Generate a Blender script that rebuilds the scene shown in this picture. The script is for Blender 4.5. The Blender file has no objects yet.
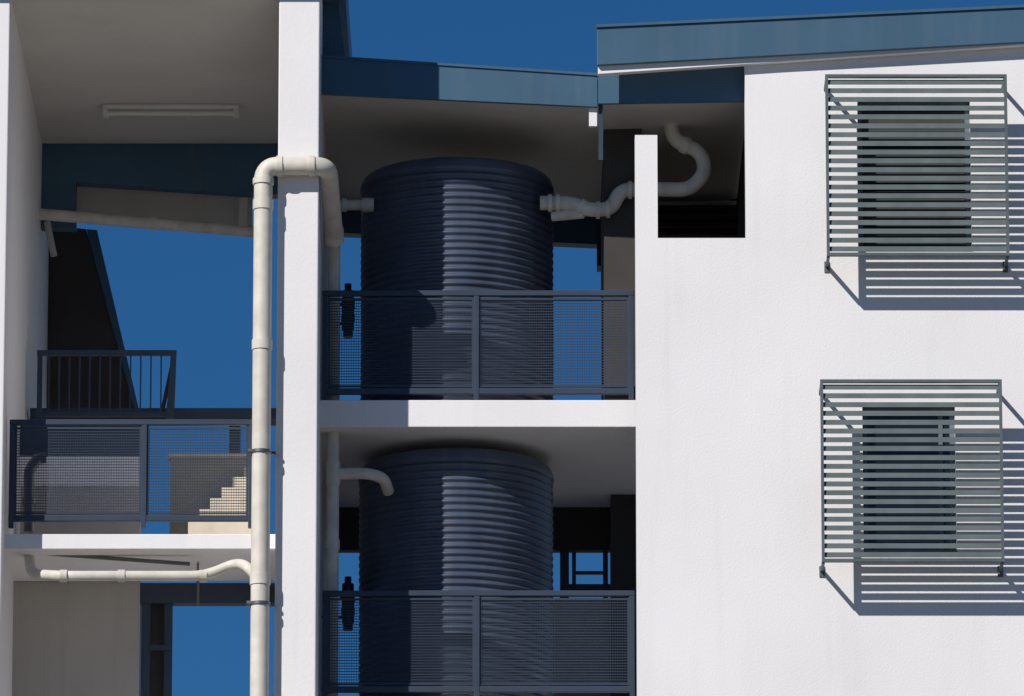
import bpy, math, random
from mathutils import Vector
random.seed(4)
TH=math.radians(14); CT,ST=math.cos(TH),math.sin(TH)
DIST=80.0; CAMZ=1.6; CAMY=-DIST*CT
# image pixel (u across, v down) cast from the camera onto the vertical plane at depth y -> metres
def P(u,v,y):
    t=(v-348)/8000.0
    k=(y-CAMY)/(CT+t*ST)
    return ((u-512)/8000.0*k, y, CAMZ+(ST-t*CT)*k)
scn=bpy.context.scene
# ---------------------------------------------------------------- materials
def mat(name,col,rough=0.6,metal=0.0,var=0.12,scale=1.5,bump=0.0,bscale=60,stain=0.0,spec=0.4,dirt=(0.25,0.22,0.18)):
    m=bpy.data.materials.new(name); m.use_nodes=True
    n=m.node_tree; N=n.nodes; L=n.links
    b=N['Principled BSDF']
    b.inputs['Roughness'].default_value=rough; b.inputs['Metallic'].default_value=metal
    b.inputs['Specular IOR Level'].default_value=spec
    g=N.new('ShaderNodeNewGeometry')
    no=N.new('ShaderNodeTexNoise'); no.inputs['Scale'].default_value=scale; no.inputs['Detail'].default_value=6
    L.new(g.outputs['Position'],no.inputs['Vector'])
    r=N.new('ShaderNodeValToRGB'); r.color_ramp.elements[0].position=0.3; r.color_ramp.elements[1].position=0.7
    r.color_ramp.elements[0].color=tuple(c*(1-var) for c in col)+(1,)
    r.color_ramp.elements[1].color=tuple(min(1,c*(1+var*0.5)) for c in col)+(1,)
    L.new(no.outputs['Fac'],r.inputs['Fac'])
    out=r.outputs['Color']
    if stain>0:
        mp=N.new('ShaderNodeMapping'); mp.inputs['Scale'].default_value=(7,7,0.5)
        L.new(g.outputs['Position'],mp.inputs['Vector'])
        n2=N.new('ShaderNodeTexNoise'); n2.inputs['Scale'].default_value=1.0; n2.inputs['Detail'].default_value=5
        L.new(mp.outputs['Vector'],n2.inputs['Vector'])
        r2=N.new('ShaderNodeValToRGB'); r2.color_ramp.elements[0].position=0.52; r2.color_ramp.elements[1].position=0.8
        r2.color_ramp.elements[0].color=(0,0,0,1); r2.color_ramp.elements[1].color=(stain,stain,stain,1)
        L.new(n2.outputs['Fac'],r2.inputs['Fac'])
        mx=N.new('ShaderNodeMix'); mx.data_type='RGBA'
        L.new(r2.outputs['Color'],mx.inputs[0]); L.new(out,mx.inputs[6]); mx.inputs[7].default_value=dirt+(1,)
        out=mx.outputs[2]
    L.new(out,b.inputs['Base Color'])
    if bump>0:
        n3=N.new('ShaderNodeTexNoise'); n3.inputs['Scale'].default_value=bscale; n3.inputs['Detail'].default_value=4
        L.new(g.outputs['Position'],n3.inputs['Vector'])
        bp=N.new('ShaderNodeBump'); bp.inputs['Strength'].default_value=bump; bp.inputs['Distance'].default_value=0.01
        L.new(n3.outputs['Fac'],bp.inputs['Height']); L.new(bp.outputs['Normal'],b.inputs['Normal'])
    return m
WHITE=mat('white_render',(0.82,0.79,0.78),0.85,var=0.05,scale=0.7,bump=0.22,bscale=40,stain=0.07)
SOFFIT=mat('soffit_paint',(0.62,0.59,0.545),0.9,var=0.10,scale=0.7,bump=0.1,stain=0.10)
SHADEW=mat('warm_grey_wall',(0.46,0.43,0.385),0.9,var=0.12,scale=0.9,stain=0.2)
BLUE=mat('blue_fascia',(0.045,0.110,0.175),0.5,var=0.12,scale=1.2,stain=0.12)
NAVY=mat('navy_powder_coat',(0.035,0.050,0.078),0.45,var=0.12,scale=3)
TANK=mat('tank_corrugated_steel',(0.062,0.082,0.128),0.34,metal=0.1,var=0.30,scale=2.2,stain=0.35,dirt=(0.13,0.135,0.15),spec=0.7)
PVC=mat('pvc_pipe',(0.66,0.61,0.53),0.5,var=0.14,scale=6,stain=0.35)
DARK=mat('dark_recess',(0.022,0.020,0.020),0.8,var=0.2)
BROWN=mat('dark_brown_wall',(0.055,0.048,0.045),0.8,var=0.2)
BLACK=mat('black_plastic',(0.012,0.012,0.014),0.4)
SHADE=mat('louvre_aluminium',(0.105,0.130,0.132),0.5,metal=0.1,var=0.18,scale=5)
GLASS=mat('window_glass',(0.012,0.018,0.024),0.12,var=0.2,spec=0.7)
FRAME=mat('window_frame',(0.14,0.17,0.20),0.5)
BLIND=mat('window_blind',(0.045,0.050,0.046),0.7)
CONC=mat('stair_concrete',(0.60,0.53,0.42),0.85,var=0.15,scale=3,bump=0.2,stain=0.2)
CONCD=mat('stair_concrete_shaded',(0.36,0.32,0.26),0.85,var=0.15,scale=3,bump=0.2,stain=0.2)  # stair concrete again, shade put into the colour so the steps stand out
LAMP=mat('light_batten_plastic',(0.72,0.70,0.64),0.5)
GALV=mat('galvanised_clamp',(0.18,0.18,0.18),0.4,metal=0.7)
RUST=mat('brown_louvre',(0.11,0.055,0.045),0.7)
GROUND=mat('ground_paving',(0.17,0.155,0.13),0.9,var=0.25,scale=0.15,bump=0.1)
# ---------------------------------------------------------------- builders
def empty(name):
    o=bpy.data.objects.new(name,None); scn.collection.objects.link(o); return o
def mesh(name,vs,fs,m,parent=None,bevel=0.0,smooth=False):
    me=bpy.data.meshes.new(name); me.from_pydata(vs,[],fs); me.validate(); me.update()
    import bmesh
    bm=bmesh.new(); bm.from_mesh(me); bmesh.ops.recalc_face_normals(bm,faces=bm.faces); bm.to_mesh(me); bm.free()
    me.materials.append(m)
    if smooth:
        for p in me.polygons: p.use_smooth=True
    o=bpy.data.objects.new(name,me); scn.collection.objects.link(o)
    if parent: o.parent=parent
    if bevel>0:
        b=o.modifiers.new('bevel','BEVEL'); b.width=bevel; b.segments=2; b.limit_method='ANGLE'
    return o
def boxm(name,x0,x1,y0,y1,z0,z1,m,parent=None,bevel=0.0):
    x0,x1=sorted((x0,x1)); z0,z1=sorted((z0,z1)); y0,y1=sorted((y0,y1))
    vs=[(x0,y0,z0),(x1,y0,z0),(x1,y1,z0),(x0,y1,z0),(x0,y0,z1),(x1,y0,z1),(x1,y1,z1),(x0,y1,z1)]
    fs=[(0,1,2,3),(4,7,6,5),(0,4,5,1),(1,5,6,2),(2,6,7,3),(3,7,4,0)]
    return mesh(name,vs,fs,m,parent,bevel)
def box(name,u0,u1,v0,v1,y0,y1,m,parent=None,bevel=0.0,vref=None,zbot=None):
    vr=(v0+v1)/2 if vref is None else vref
    xa=P(u0,vr,y0)[0]; xb=P(u1,vr,y0)[0]
    za=P(0,v0,y0)[2]; zb=P(0,v1,y0)[2] if zbot is None else zbot
    return boxm(name,xa,xb,y0,y1,za,zb,m,parent,bevel)
def poly(name,pts,y0,y1,m,parent=None,bevel=0.0):
    n=len(pts); q=[P(u,v,y0) for u,v in pts]
    vs=q+[(a,y1,c) for a,_,c in q]
    fs=[tuple(range(n)),tuple(range(2*n-1,n-1,-1))]+[(i,(i+1)%n,n+(i+1)%n,n+i) for i in range(n)]
    return mesh(name,vs,fs,m,parent,bevel)
def merge_boxes(name,bl,m,parent=None):
    vs=[];fs=[]
    for (x0,x1,y0,y1,z0,z1) in bl:
        k=len(vs)
        vs+=[(x0,y0,z0),(x1,y0,z0),(x1,y1,z0),(x0,y1,z0),(x0,y0,z1),(x1,y0,z1),(x1,y1,z1),(x0,y1,z1)]
        fs+=[tuple(k+i for i in f) for f in [(0,1,2,3),(4,7,6,5),(0,4,5,1),(1,5,6,2),(2,6,7,3),(3,7,4,0)]]
    return mesh(name,vs,fs,m,parent)
def fillet(pts,r):
    pts=[Vector(p) for p in pts]; out=[pts[0]]
    for i in range(1,len(pts)-1):
        a,b,c=pts[i-1],pts[i],pts[i+1]
        d1=(a-b); d2=(c-b); rr=min(r,d1.length*0.48,d2.length*0.48)
        p0=b+d1.normalized()*rr; p1=b+d2.normalized()*rr
        for k in range(9):
            t=k/8; out.append(p0*(1-t)**2+b*2*t*(1-t)+p1*t*t)
    out.append(pts[-1]); return out
def tube(name,pts,r,m,parent=None,fr=0.12):
    cu=bpy.data.curves.new(name,'CURVE'); cu.dimensions='3D'
    f=fillet(pts,fr) if len(pts)>2 else [Vector(p) for p in pts]
    s=cu.splines.new('POLY'); s.points.add(len(f)-1)
    for i,p in enumerate(f): s.points[i].co=(p.x,p.y,p.z,1)
    cu.bevel_depth=r; cu.bevel_resolution=6; cu.use_fill_caps=True
    s.use_smooth=True
    cu.materials.append(m)
    o=bpy.data.objects.new(name,cu); scn.collection.objects.link(o)
    if parent:o.parent=parent
    return o
def collars(pfx,pts,r,m,parent,off=0.13,ln=0.05):
    pts=[Vector(p) for p in pts]
    c=0
    for i in range(1,len(pts)-1):
        for q in (pts[i-1],pts[i+1]):
            d=(q-pts[i]); 
            if d.length<off+ln: continue
            d.normalize(); c+=1
            tube(f'{pfx}_socket_{c}',[pts[i]+d*off,pts[i]+d*(off+ln)],r*1.14,m,parent)
# ---------------------------------------------------------------- building
B=empty('apartment_building')
def wall_grid(name,rect,holes,y0,y1,m,parent):
    X0,X1,Z0,Z1=rect
    holes=[(max(h[0],X0),min(h[1],X1),max(h[2],Z0),min(h[3],Z1)) for h in holes]
    xs=sorted({X0,X1}|{h[0] for h in holes}|{h[1] for h in holes}); zs=sorted({Z0,Z1}|{h[2] for h in holes}|{h[3] for h in holes})
    def solid(i,j):
        if i<0 or j<0 or i>=len(xs)-1 or j>=len(zs)-1: return False
        cx=(xs[i]+xs[i+1])/2; cz=(zs[j]+zs[j+1])/2
        return not any(h[0]<cx<h[1] and h[2]<cz<h[3] for h in holes)
    vs=[];fs=[];idx={}
    def V(p):
        if p not in idx: idx[p]=len(vs); vs.append(p)
        return idx[p]
    for i in range(len(xs)-1):
        for j in range(len(zs)-1):
            if not solid(i,j): continue
            a,b,c,d=xs[i],xs[i+1],zs[j],zs[j+1]
            fs.append((V((a,y0,c)),V((b,y0,c)),V((b,y0,d)),V((a,y0,d))))
            fs.append((V((a,y1,c)),V((a,y1,d)),V((b,y1,d)),V((b,y1,c))))
            if not solid(i-1,j): fs.append((V((a,y0,c)),V((a,y0,d)),V((a,y1,d)),V((a,y1,c))))
            if not solid(i+1,j): fs.append((V((b,y0,c)),V((b,y1,c)),V((b,y1,d)),V((b,y0,d))))
            if not solid(i,j-1): fs.append((V((a,y0,c)),V((a,y1,c)),V((b,y1,c)),V((b,y0,c))))
            if not solid(i,j+1): fs.append((V((a,y0,d)),V((b,y0,d)),V((b,y1,d)),V((a,y1,d))))
    return mesh(name,vs,fs,m,parent)
WY=-0.5
def R(u0,u1,v0,v1,y):
    vm=(v0+v1)/2
    return (P(u0,vm,y)[0],P(u1,vm,y)[0],P(0,v1,y)[2],P(0,v0,y)[2])
wl=P(636,400,WY)[0]; wt=P(0,36,WY)[2]
x658=P(657.5,180,WY)[0]; x745=P(745.5,160,WY)[0]
win1=R(858,971,98,250,WY); win2=R(863,956,404,552,WY)
holes=[(wl,x658,P(0,135,WY)[2],wt),(x658,x745,P(0,238,WY)[2],wt),win1,win2]
FL=3.09
for k in range(1,6):
    holes.append((win2[0],win2[1],win2[2]-FL*k,win2[3]-FL*k))
wall_grid('render_wall',(wl,10.5,0,wt),holes,WY,WY+0.22,WHITE,B)
def window(w,tag,mull=False):
    x0,x1,z0,z1=w; y=WY+0.13; f=0.05
    boxm(f'window_glass_{tag}',x0+0.01,x1-0.01,y+0.03,y+0.04,z0+0.01,z1-0.01,GLASS,B)
    bl=[(x0,x0+f,y,y+0.06,z0,z1),(x1-f,x1,y,y+0.06,z0,z1),(x0+f,x1-f,y,y+0.06,z0,z0+f),(x0+f,x1-f,y,y+0.06,z1-f,z1)]
    if mull: bl.append((x1-0.16,x1-0.12,y+0.005,y+0.028,z0+f,z1-f))
    merge_boxes(f'window_frame_{tag}',bl,FRAME,B)
    boxm(f'window_sill_{tag}',x0+0.002,x1-0.002,WY-0.02,y-0.002,z0+0.001,z0+0.02,FRAME,B)
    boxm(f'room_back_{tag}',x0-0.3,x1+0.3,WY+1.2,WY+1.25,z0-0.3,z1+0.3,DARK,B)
window(win1,'top'); window(win2,'mid',True)
merge_boxes('window_blind_top',[(win1[0]+0.055,win1[1]-0.055,WY+0.14,WY+0.155,win1[2]+0.06+i*0.075,win1[2]+0.06+i*0.075+0.058) for i in range(19)],BLIND,B)
for k in range(1,6): window((win2[0],win2[1],win2[2]-FL*k,win2[3]-FL*k),f'low{k}')
# right roof
poly('right_roof_fascia',[(597,27),(1024,7),(1500,-15),(1500,20),(1024,42),(597,65)],-0.64,-0.59,BLUE,B,0.006)
poly('right_roof_capping',[(596,24.5),(1024,4.5),(1500,-17.5),(1500,-15),(1024,7.2),(596,27.2)],-0.66,-0.5,BLUE,B)
poly('right_roof_lining',[(598,30),(1500,-12),(1500,21),(1024,45),(598,74)],-0.588,-0.50,WHITE,B,0.004)
poly('right_roof_body',[(600,34),(1500,-8),(1500,21),(1024,43),(600,68)],-0.24,4.5,SOFFIT,B)
# central roof
poly('central_fascia',[(300,55.5),(597.5,75),(597.5,107),(300,93)],-0.25,-0.2,BLUE,B,0.005)
poly('central_capping',[(300,53.5),(597.5,73),(597.5,75.5),(300,56)],-0.265,-0.2,BLUE,B)
poly('central_fascia_return',[(598,75),(745,66),(745,101),(598,103.5)],-0.25,-0.2,BLUE,B)
poly('central_roof_soffit',[(300,60),(598,80),(748,78),(748,98),(598,101.5),(300,91)],-0.198,4.0,SOFFIT,B)
box('fascia_bracket',589,597,108,126,-0.2,-0.14,WHITE,B)
box('corner_post',598.5,603,104,160,-0.19,-0.12,NAVY,B)
poly('rear_beam',[(322,178),(612,206),(612,245),(322,232)],4.02,4.2,BLUE,B)
poly('rear_downstand',[(597,200),(605,200),(605,266),(597,266)],3.7,3.95,NAVY,B)
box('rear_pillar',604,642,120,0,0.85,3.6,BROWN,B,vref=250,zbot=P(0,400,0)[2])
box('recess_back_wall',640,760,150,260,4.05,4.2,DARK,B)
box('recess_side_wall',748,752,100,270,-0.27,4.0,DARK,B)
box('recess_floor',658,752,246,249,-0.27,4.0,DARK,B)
for i in range(6):
    box(f'recess_louvre_{i}',640,750,196+i*9,199+i*9,3.7,3.78,RUST,B)
# party wall / column
cx0=P(277,300,-1.06)[0]; cx1=P(318,300,-1.06)[0]
boxm('column_wall',cx0,cx1,-1.06,3.98,0,P(0,-70,-1.06)[2],WHITE,B,0.012)
sx0=cx1-0.01; sx1=P(642,412,0)[0]
zt=P(0,400,0)[2]; zb=P(0,427,0)[2]
for k in range(0,7):
    boxm(f'balcony_slab_{k}',sx0,sx1,0.0,3.6,zb-FL*k,zt-FL*k,WHITE,B,0.008)
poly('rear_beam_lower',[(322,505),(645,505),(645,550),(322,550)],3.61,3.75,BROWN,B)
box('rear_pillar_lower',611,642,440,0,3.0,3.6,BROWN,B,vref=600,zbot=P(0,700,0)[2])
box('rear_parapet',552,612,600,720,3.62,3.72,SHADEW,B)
for i,(a,b,c,d) in enumerate([(560,569,550,600),(572,576,552,586),(603,608,550,600),(560,611,584,592),(572,606,571,574)]):
    box(f'rear_window_bar_{i}',a,b,c,d,3.65+0.012*i,3.70+0.012*i,NAVY,B)
# upper-left roof block
box('upper_left_roof',-350,343,-75,-38,-1.38,6.2,BLUE,B)
lx=P(7,200,-1.05)[0]
boxm('left_ceiling',lx-0.02,cx0+0.01,-1.0,4.5,P(0,-5,-1.05)[2],P(0,-36,-1.05)[2],SOFFIT,B)
poly('roof_gable_end',[(318,-60),(330,-60),(345,57),(345,70),(318,70)],0.1,0.16,BLUE,B)
boxm('left_wall',lx-3.0,lx,-1.05,6.0,0,P(0,-37,-1.05)[2],WHITE,B,0.012)
poly('left_rear_beam',[(20,126),(300,130),(300,196),(76,182),(76,228),(20,226)],4.52,4.7,BLUE,B)
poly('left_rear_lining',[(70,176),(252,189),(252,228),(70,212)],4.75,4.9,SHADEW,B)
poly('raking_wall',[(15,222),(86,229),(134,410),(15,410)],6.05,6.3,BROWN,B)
poly('raking_fascia',[(86.5,229),(97,230),(139,410),(134.5,410)],6.0,6.35,BLUE,B)
box('left_bridge_beam',30,285,408,419,2.6,2.9,NAVY,B)
# left walkway
LY=-0.6
zlt=P(0,534,LY)[2]; zlb=P(0,549,LY)[2]
for k in range(0,6):
    boxm(f'walkway_slab_{k}',lx-0.01,cx0+0.005,LY,0.88,zlb-FL*k,zlt-FL*k,WHITE,B,0.008)
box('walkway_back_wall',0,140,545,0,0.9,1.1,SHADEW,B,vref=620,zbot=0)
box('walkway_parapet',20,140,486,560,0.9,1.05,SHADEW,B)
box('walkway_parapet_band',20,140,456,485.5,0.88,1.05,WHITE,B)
box('walkway_dark_panel',20,142,424,455,1.3,1.36,NAVY,B)
box('lower_beam',140,290,583,603,0.9,1.05,NAVY,B)
box('lower_post_a',141,150,590,0,0.92,1.0,NAVY,B,vref=640,zbot=0)
box('lower_post_b',164,172,603,720,0.93,0.99,NAVY,B)
box('lower_rail',150,172,645,650,0.9,0.92,NAVY,B)
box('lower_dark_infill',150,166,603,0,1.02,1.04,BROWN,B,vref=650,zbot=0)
box('small_column_far',229,240,424,456,3.0,3.2,NAVY,B)
# ---------------------------------------------------------------- stair
S=empty('concrete_staircase')
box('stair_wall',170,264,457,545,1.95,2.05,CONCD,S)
for i in range(6):   # flight rises towards the party wall and back
    box(f'step_{i}',188+i*11,264,519-i*10.5,545,0.92+0.16*i,0.92+0.16*i+0.158,CONC,S,0.006)
box('stair_coping',168,262,453,457.5,1.92,2.08,CONC,S)
# ---------------------------------------------------------------- railings
def railing(u0,u1,v0,v1,y,mids,name='balcony_railing'):
    E=empty(name)
    vm=(v0+v1)/2
    xs0=P(u0,vm,y)[0]; xs1=P(u1,vm,y)[0]; z1=P(0,v0,y)[2]; z0=P(0,v1,y)[2]
    h=0.03
    boxm('top_rail',xs0,xs1,y-h,y+h,z1-0.055,z1,NAVY,E,0.006)
    boxm('bottom_rail',xs0,xs1,y-h+0.002,y+h-0.002,z0+0.015,z0+0.075,NAVY,E,0.006)
    ps=[xs0+0.028]+[P(m,vm,y)[0] for m in mids]+[xs1-0.028]
    for i,p in enumerate(ps):
        boxm(f'post_{i}',p-0.026,p+0.026,y-h-0.004,y+h+0.004,z0-0.05,z1-0.056,NAVY,E,0.004)
    bl=[]; fr=[]
    for i in range(len(ps)-1):
        a=ps[i]+0.028; b=ps[i+1]-0.028; c=z0+0.08; d=z1-0.06
        fr+=[(a,b,y-0.012,y+0.012,d-0.035,d-0.015),(a,b,y-0.012,y+0.012,c+0.01,c+0.025),(a,a+0.018,y-0.013,y+0.013,c,d),(b-0.018,b,y-0.013,y+0.013,c,d)]
        z=c+0.03
        while z<d-0.04:
            bl.append((a,b,y-0.004,y-0.001,z,z+0.008)); z+=0.028
        x=a+0.02
        while x<b-0.02:
            bl.append((x,x+0.004,y+0.0,y+0.003,c,d-0.02)); x+=0.024
    merge_boxes('panel_frame',fr,NAVY,E)
    merge_boxes('wire_mesh',bl,NAVY,E)
    return E
railing(322,634,291,396,0.04,[476.5])
railing(322,635,591,694,0.04,[477])
railing(9,254,420,523,LY+0.05,[144])
# stair guard (upper left)
G=empty('stair_guard_rail')
gy=2.3
box('guard_top',37,176,350,355,gy,gy+0.05,NAVY,G)
box('guard_bottom',37,170,412,416,gy+0.003,gy+0.047,NAVY,G)
poly('guard_end_post',[(171,350),(176.5,350),(174,418),(166,418)],gy-0.003,gy+0.053,NAVY,G)
box('guard_post_left',37,42,350,420,gy-0.002,gy+0.052,NAVY,G)
poly('guard_stringer',[(160,412),(164,412),(176,356),(172,356)],gy+0.06,gy+0.09,NAVY,G)
for i in range(12):
    box(f'baluster_{i}',48+i*10.2,49.5+i*10.2,354,413,gy+0.018,gy+0.032,NAVY,G)
# ---------------------------------------------------------------- tanks
def tank(u,vtop,y_front,zfloor,r=0.985):
    E=empty('water_tank')
    x=P(u,vtop+100,y_front)[0]; ztop=P(0,vtop,y_front)[2]; cy=y_front+r
    prof=[]
    pitch=0.076; h=ztop-zfloor; sh=0.10
    n=int((h-sh-0.06)/pitch*8)
    prof.append((r-0.012,0.0))
    for i in range(n+1):
        z=0.02+i*pitch/8
        prof.append((r-0.012+0.012*math.cos(2*math.pi*i/8),z))
    z0=prof[-1][1]
    prof.append((r+0.006,z0+0.012)); prof.append((r+0.006,z0+0.03))
    for k in range(1,7):
        a=k/6*math.pi/2
        prof.append((r-0.075+0.078*math.cos(a),z0+0.03+(h-z0-0.03)*math.sin(a)))
    prof.append((0.25,h+0.06)); 
    seg=112; vs=[];fs=[]
    for (pr,pz) in prof:
        for s in range(seg):
            a=2*math.pi*s/seg
            rr=pr+0.0025*math.sin(3*a+pz*2.0)+0.0015*math.sin(7*a-pz*5)
            vs.append((x+rr*math.cos(a),cy+rr*math.sin(a),zfloor+pz))
    for i in range(len(prof)-1):
        for s in range(seg):
            t=(s+1)%seg
            fs.append((i*seg+s,i*seg+t,(i+1)*seg+t,(i+1)*seg+s))
    fs.append(tuple(range((len(prof)-1)*seg,len(prof)*seg)))
    fs.append(tuple(range(seg-1,-1,-1)))
    mesh('corrugated_shell',vs,fs,TANK,E,smooth=True)
    return E,x,cy
T1,tx,tcy=tank(456.5,155,0.39,zt)
T2,tx2,tcy2=tank(455.5,446,0.39,zt-FL)
# ---------------------------------------------------------------- pipes
M=empty('drain_pipe')
py=-1.17
a=[P(262,348,py)[0],py]
top=P(262,166,py); xr=P(328,166,py)[0]
pp=[(a[0],py,0.0),(a[0],py,top[2]),(xr,py,top[2]),P(334,235,0.0),]
tube('riser',pp,0.092,PVC,M,0.15)
collars('bend',[pp[0],pp[1],pp[2]],0.092,PVC,M,0.13,0.06); 
tube('bend_socket_side',[(xr-0.19,py,top[2]),(xr-0.13,py,top[2])],0.105,PVC,M)
for i,v in enumerate([345,580,205]):
    z=P(0,v,py)[2]; tube(f'joint_{i}',[(a[0],py,z-0.05),(a[0],py,z+0.05)],0.102,PVC,M)
for i,v in enumerate([452,604]):
    z=P(0,v,py)[2]; tube(f'clamp_{i}',[(a[0],py,z-0.015),(a[0],py,z+0.015)],0.105,GALV,M)
    boxm(f'clamp_arm_{i}',a[0],cx0+0.02,py+0.03,py+0.06,z-0.015,z+0.015,GALV,M)
    tube(f'clamp_bolt_{i}',[(a[0]-0.13,py-0.02,z),(a[0]-0.09,py-0.02,z)],0.03,GALV,M)
xi=P(334,300,0.25)[0]
q=[P(334,235,0.0),(xi,0.25,P(0,262,0.25)[2]),(xi,0.25,zt)]
tube('inner_downpipe',q,0.062,PVC,M,0.1)
tube('inner_reducer',[P(333.6,228,-0.05),P(334.2,242,0.05)],0.1,PVC,M)
D=empty('downpipe')
tube('pipe',[(xi,0.25,zb),(xi,0.25,zt-FL)],0.062,PVC,D)
b0=P(334,474,0.25)
tube('branch',[(xi,0.25,b0[2]),(P(368,474,0.25)[0],0.22,b0[2]),(P(384,474,0.3)[0],0.30,b0[2]-0.03),(P(388,474,0.3)[0],0.50,b0[2]-0.12)],0.058,PVC,D,0.1)
tube('tee',[(xi,0.25,b0[2]-0.12),(xi,0.25,b0[2]+0.12)],0.073,PVC,D)
tube('joint',[(xi,0.25,P(0,545,0.25)[2]-0.05),(xi,0.25,P(0,545,0.25)[2]+0.05)],0.072,PVC,D)
I=empty('tank_inlet_pipe')
zi=P(0,205,0.9)[2]
tube('pipe',[(xi-0.02,0.9,zi),(P(372,205,0.9)[0],0.9,zi)],0.055,PVC,I)
tube('flange',[(P(362,205,0.9)[0],0.9,zi),(P(374,205,0.9)[0],0.9,zi)],0.075,PVC,I)
tube('flange_b',[(P(342,205,0.9)[0],0.9,zi),(P(347,205,0.9)[0],0.9,zi)],0.07,PVC,I)
O=empty('overflow_pipe')
oy=0.75
pts=[P(540,203,oy),P(572,203,oy),P(588,210,oy-0.05),P(612,209,oy),P(620,190,oy),P(652,189,oy),P(690,190,oy),P(706,172,oy),P(701,152,oy),P(672,140,oy),P(670,98,oy)]
tube('pipe',pts,0.074,PVC,O,0.13)
for i,(u,v,w,x_) in enumerate([(548,203,552,203),(556,203,560,203),(579,206,584,209),(596,210,600,210),(606,209,610,209),(628,190,632,190)]):
    tube(f'socket_{i}',[P(u,v,oy-0.02),P(w,x_,oy-0.02)],0.092,PVC,O)
tube('tank_stub',[P(552,216,oy+0.05),P(584,213,oy-0.02)],0.055,PVC,O)
tube('upper_socket',[P(671,118,oy),P(671,126,oy)],0.09,PVC,O)
tube('upper_socket_b',[P(682,144,oy),P(689,147,oy)],0.09,PVC,O)
C=empty('ceiling_pipe')
tube('pipe',[P(38,214,4.2),P(258,232,4.2)],0.062,PVC,C)
tube('joint',[P(150,222.8,4.2),P(156,223.3,4.2)],0.075,PVC,C)
tube('drop',[P(47,222,4.3),P(54,256,4.3)],0.035,SHADEW,C)
box('hanger',239,247,198,226,4.1,4.16,SHADEW,C)
W=empty('waste_pipe')
wy=-0.75
wp=[P(29,555,wy+0.5),P(31,574,wy+0.3),P(62,576,wy),P(205,576,wy),P(236,563,wy),P(247,566,wy-0.2),P(262,584,py)]
tube('pipe',wp,0.052,PVC,W,0.14)
for i,u in enumerate([60,118,200]): tube(f'socket_{i}',[P(u,576,wy),P(u+7,576,wy)],0.063,PVC,W)
tube('small_conduit',[P(38,553,-0.3),P(190,564,-0.3)],0.02,GALV,W)
tube('hanger_a',[P(198,562,wy),P(198,604,wy+1.4)],0.012,GALV,W)
H=empty('service_riser_pipe')
tube('pipe',[P(29,532,-0.2),P(29,470,-0.2),P(38,458,-0.2),P(46,458,-0.2)],0.055,GALV,H)
tube('joint',[P(29,505,-0.2),P(29,498,-0.2)],0.068,GALV,H)
def valve(u,v,y):
    E=empty('black_valve_assembly')
    for i,(dv,r) in enumerate([(0,0.035),(7,0.06),(15,0.07),(23,0.065),(31,0.07),(39,0.06),(46,0.05)]):
        p=P(u,v+dv,y); tube(f'body_{i}',[p,(p[0],y,p[2]-0.075)],r,BLACK,E)
    p=P(u,v+24,y); tube('handle',[(p[0]-0.08,y-0.08,p[2]+0.02),(p[0]+0.07,y-0.08,p[2]-0.03)],0.02,BLACK,E)
    p=P(u,v+40,y); tube('bracket',[p,(cx1,y,p[2])],0.015,BLACK,E)
valve(348,284,1.2); valve(348,577,1.2)
# ---------------------------------------------------------------- light batten
F=empty('fluorescent_light')
yb=3.0; zc=P(0,-5,-1.05)[2]
xa=P(103,92,yb)[0]; xb=P(239,92,yb)[0]
boxm('housing',xa,xb,yb-0.06,yb+0.06,zc-0.05,zc-0.002,LAMP,F,0.01)
tube('diffuser',[(xa+0.05,yb-0.02,zc-0.095),(xb-0.05,yb-0.02,zc-0.095)],0.024,LAMP,F)
for i,x in enumerate((xa,xb-0.06)): boxm(f'end_cap_{i}',x,x+0.06,yb-0.055,yb+0.055,zc-0.13,zc-0.051,LAMP,F,0.008)
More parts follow.
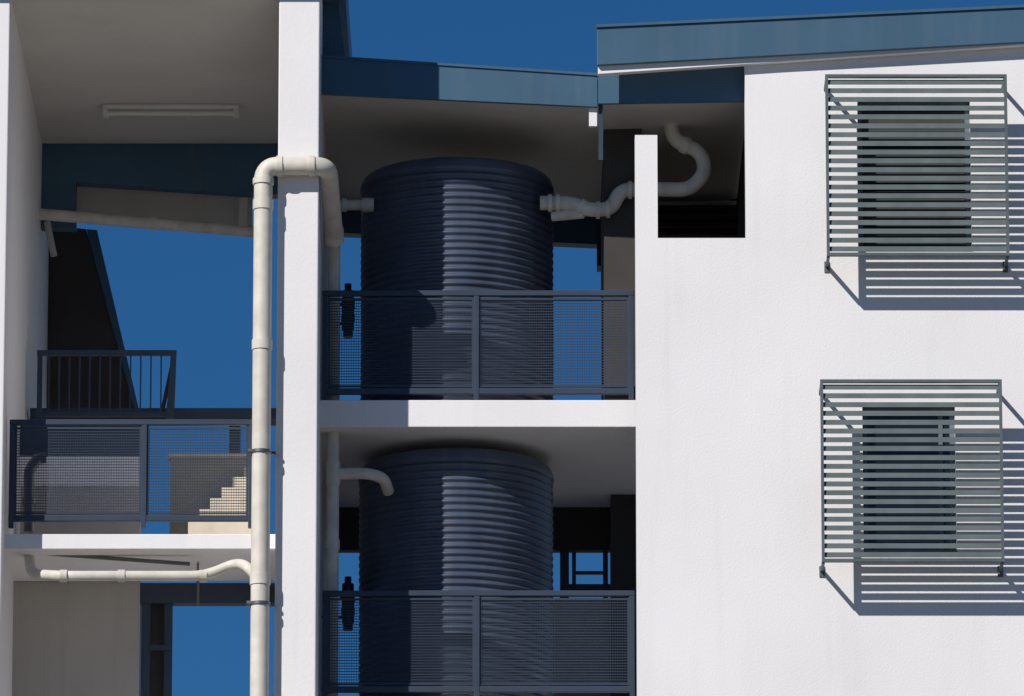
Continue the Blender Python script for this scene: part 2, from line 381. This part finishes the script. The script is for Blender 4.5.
# ---------------------------------------------------------------- sunshades
def shade(u0,u1,v0,v1):
    E=empty('window_sunshade')
    y=WY-0.42; vm=(v0+v1)/2
    x0=P(u0,vm,y)[0]; x1=P(u1,vm,y)[0]; z1=P(0,v0,y)[2]; z0=P(0,v1,y)[2]
    t=0.028
    fr=[(x0,x0+t,y-0.03,y+0.03,z0,z1),(x1-t,x1,y-0.03,y+0.03,z0,z1),(x0+t,x1-t,y-0.03,y+0.03,z1-t,z1),(x0+t,x1-t,y-0.03,y+0.03,z0,z0+t)]
    for x in (x0+0.002,x1-t-0.002):
        for z in (z0-0.012,z1-t-0.02):
            fr.append((x,x+t,y+0.031,WY-0.002,z,z+0.035))
        fr.append((x-0.012,x+t+0.012,WY-0.012,WY-0.001,z0-0.06,z0+0.05))
    merge_boxes('frame',fr,SHADE,E)
    n=20; vs=[];fs=[]
    p=(z1-z0-2*t)/n
    for i in range(n):
        zc_=z0+t+p*(i+0.5)
        jt=random.uniform(-0.002,0.002)
        dy,dz=0.006,0.0265; th=0.003
        k=len(vs)
        for x in (x0+t,x1-t):
            for (sy,sz) in ((-dy-th,-dz),(-dy+th,-dz),(dy+th,dz),(dy-th,dz)):
                vs.append((x,y+sy,zc_+sz+jt))
        fs+=[(k,k+1,k+2,k+3),(k+7,k+6,k+5,k+4)]+[(k+a_,k+(a_+1)%4,k+4+(a_+1)%4,k+4+a_) for a_ in range(4)]
    mesh('louvre_blades',vs,fs,SHADE,E)
shade(826,1008,75,256); shade(821,1003,380,562)
# ---------------------------------------------------------------- ground
mesh('ground',[(-2000,-2000,0),(2000,-2000,0),(2000,3000,0),(-2000,3000,0)],[(0,1,2,3)],GROUND)
# ---------------------------------------------------------------- light
sd=Vector((0.84,1.0,-1.0)).normalized()
L=bpy.data.lights.new('sun','SUN'); L.energy=4.5; L.angle=math.radians(0.5); L.color=(1.0,0.97,0.93)
lo=bpy.data.objects.new('sun',L); scn.collection.objects.link(lo)
lo.rotation_euler=sd.to_track_quat('-Z','Y').to_euler(); lo.location=(-20,-40,60)
w=bpy.data.worlds.new('World'); scn.world=w; w.use_nodes=True
nt=w.node_tree; bg=nt.nodes['Background']
sk=nt.nodes.new('ShaderNodeTexSky'); sk.sky_type='NISHITA'; sk.sun_disc=False
sk.sun_elevation=math.asin(-sd.z); sk.sun_rotation=math.radians(220)
sk.altitude=0; sk.air_density=1.0; sk.dust_density=0.1; sk.ozone_density=4.0
mu=nt.nodes.new('ShaderNodeMix'); mu.data_type='RGBA'; mu.blend_type='MULTIPLY'; mu.inputs[0].default_value=1.0
mu.inputs[7].default_value=(0.22,0.62,0.98,1)   # clear, polarised subtropical blue
nt.links.new(sk.outputs[0],mu.inputs[6]); nt.links.new(mu.outputs[2],bg.inputs[0]); bg.inputs[1].default_value=0.052
# ---------------------------------------------------------------- camera
cd=bpy.data.cameras.new('camera'); co=bpy.data.objects.new('camera',cd); scn.collection.objects.link(co)
co.location=(0,CAMY,CAMZ); co.rotation_euler=(math.radians(90)+TH,0,0)
cd.sensor_width=36; cd.lens=8000/1024*36; cd.clip_end=6000; cd.clip_start=0.5
scn.camera=co
scn.view_settings.view_transform='Standard'; scn.view_settings.look='None'; scn.view_settings.exposure=0
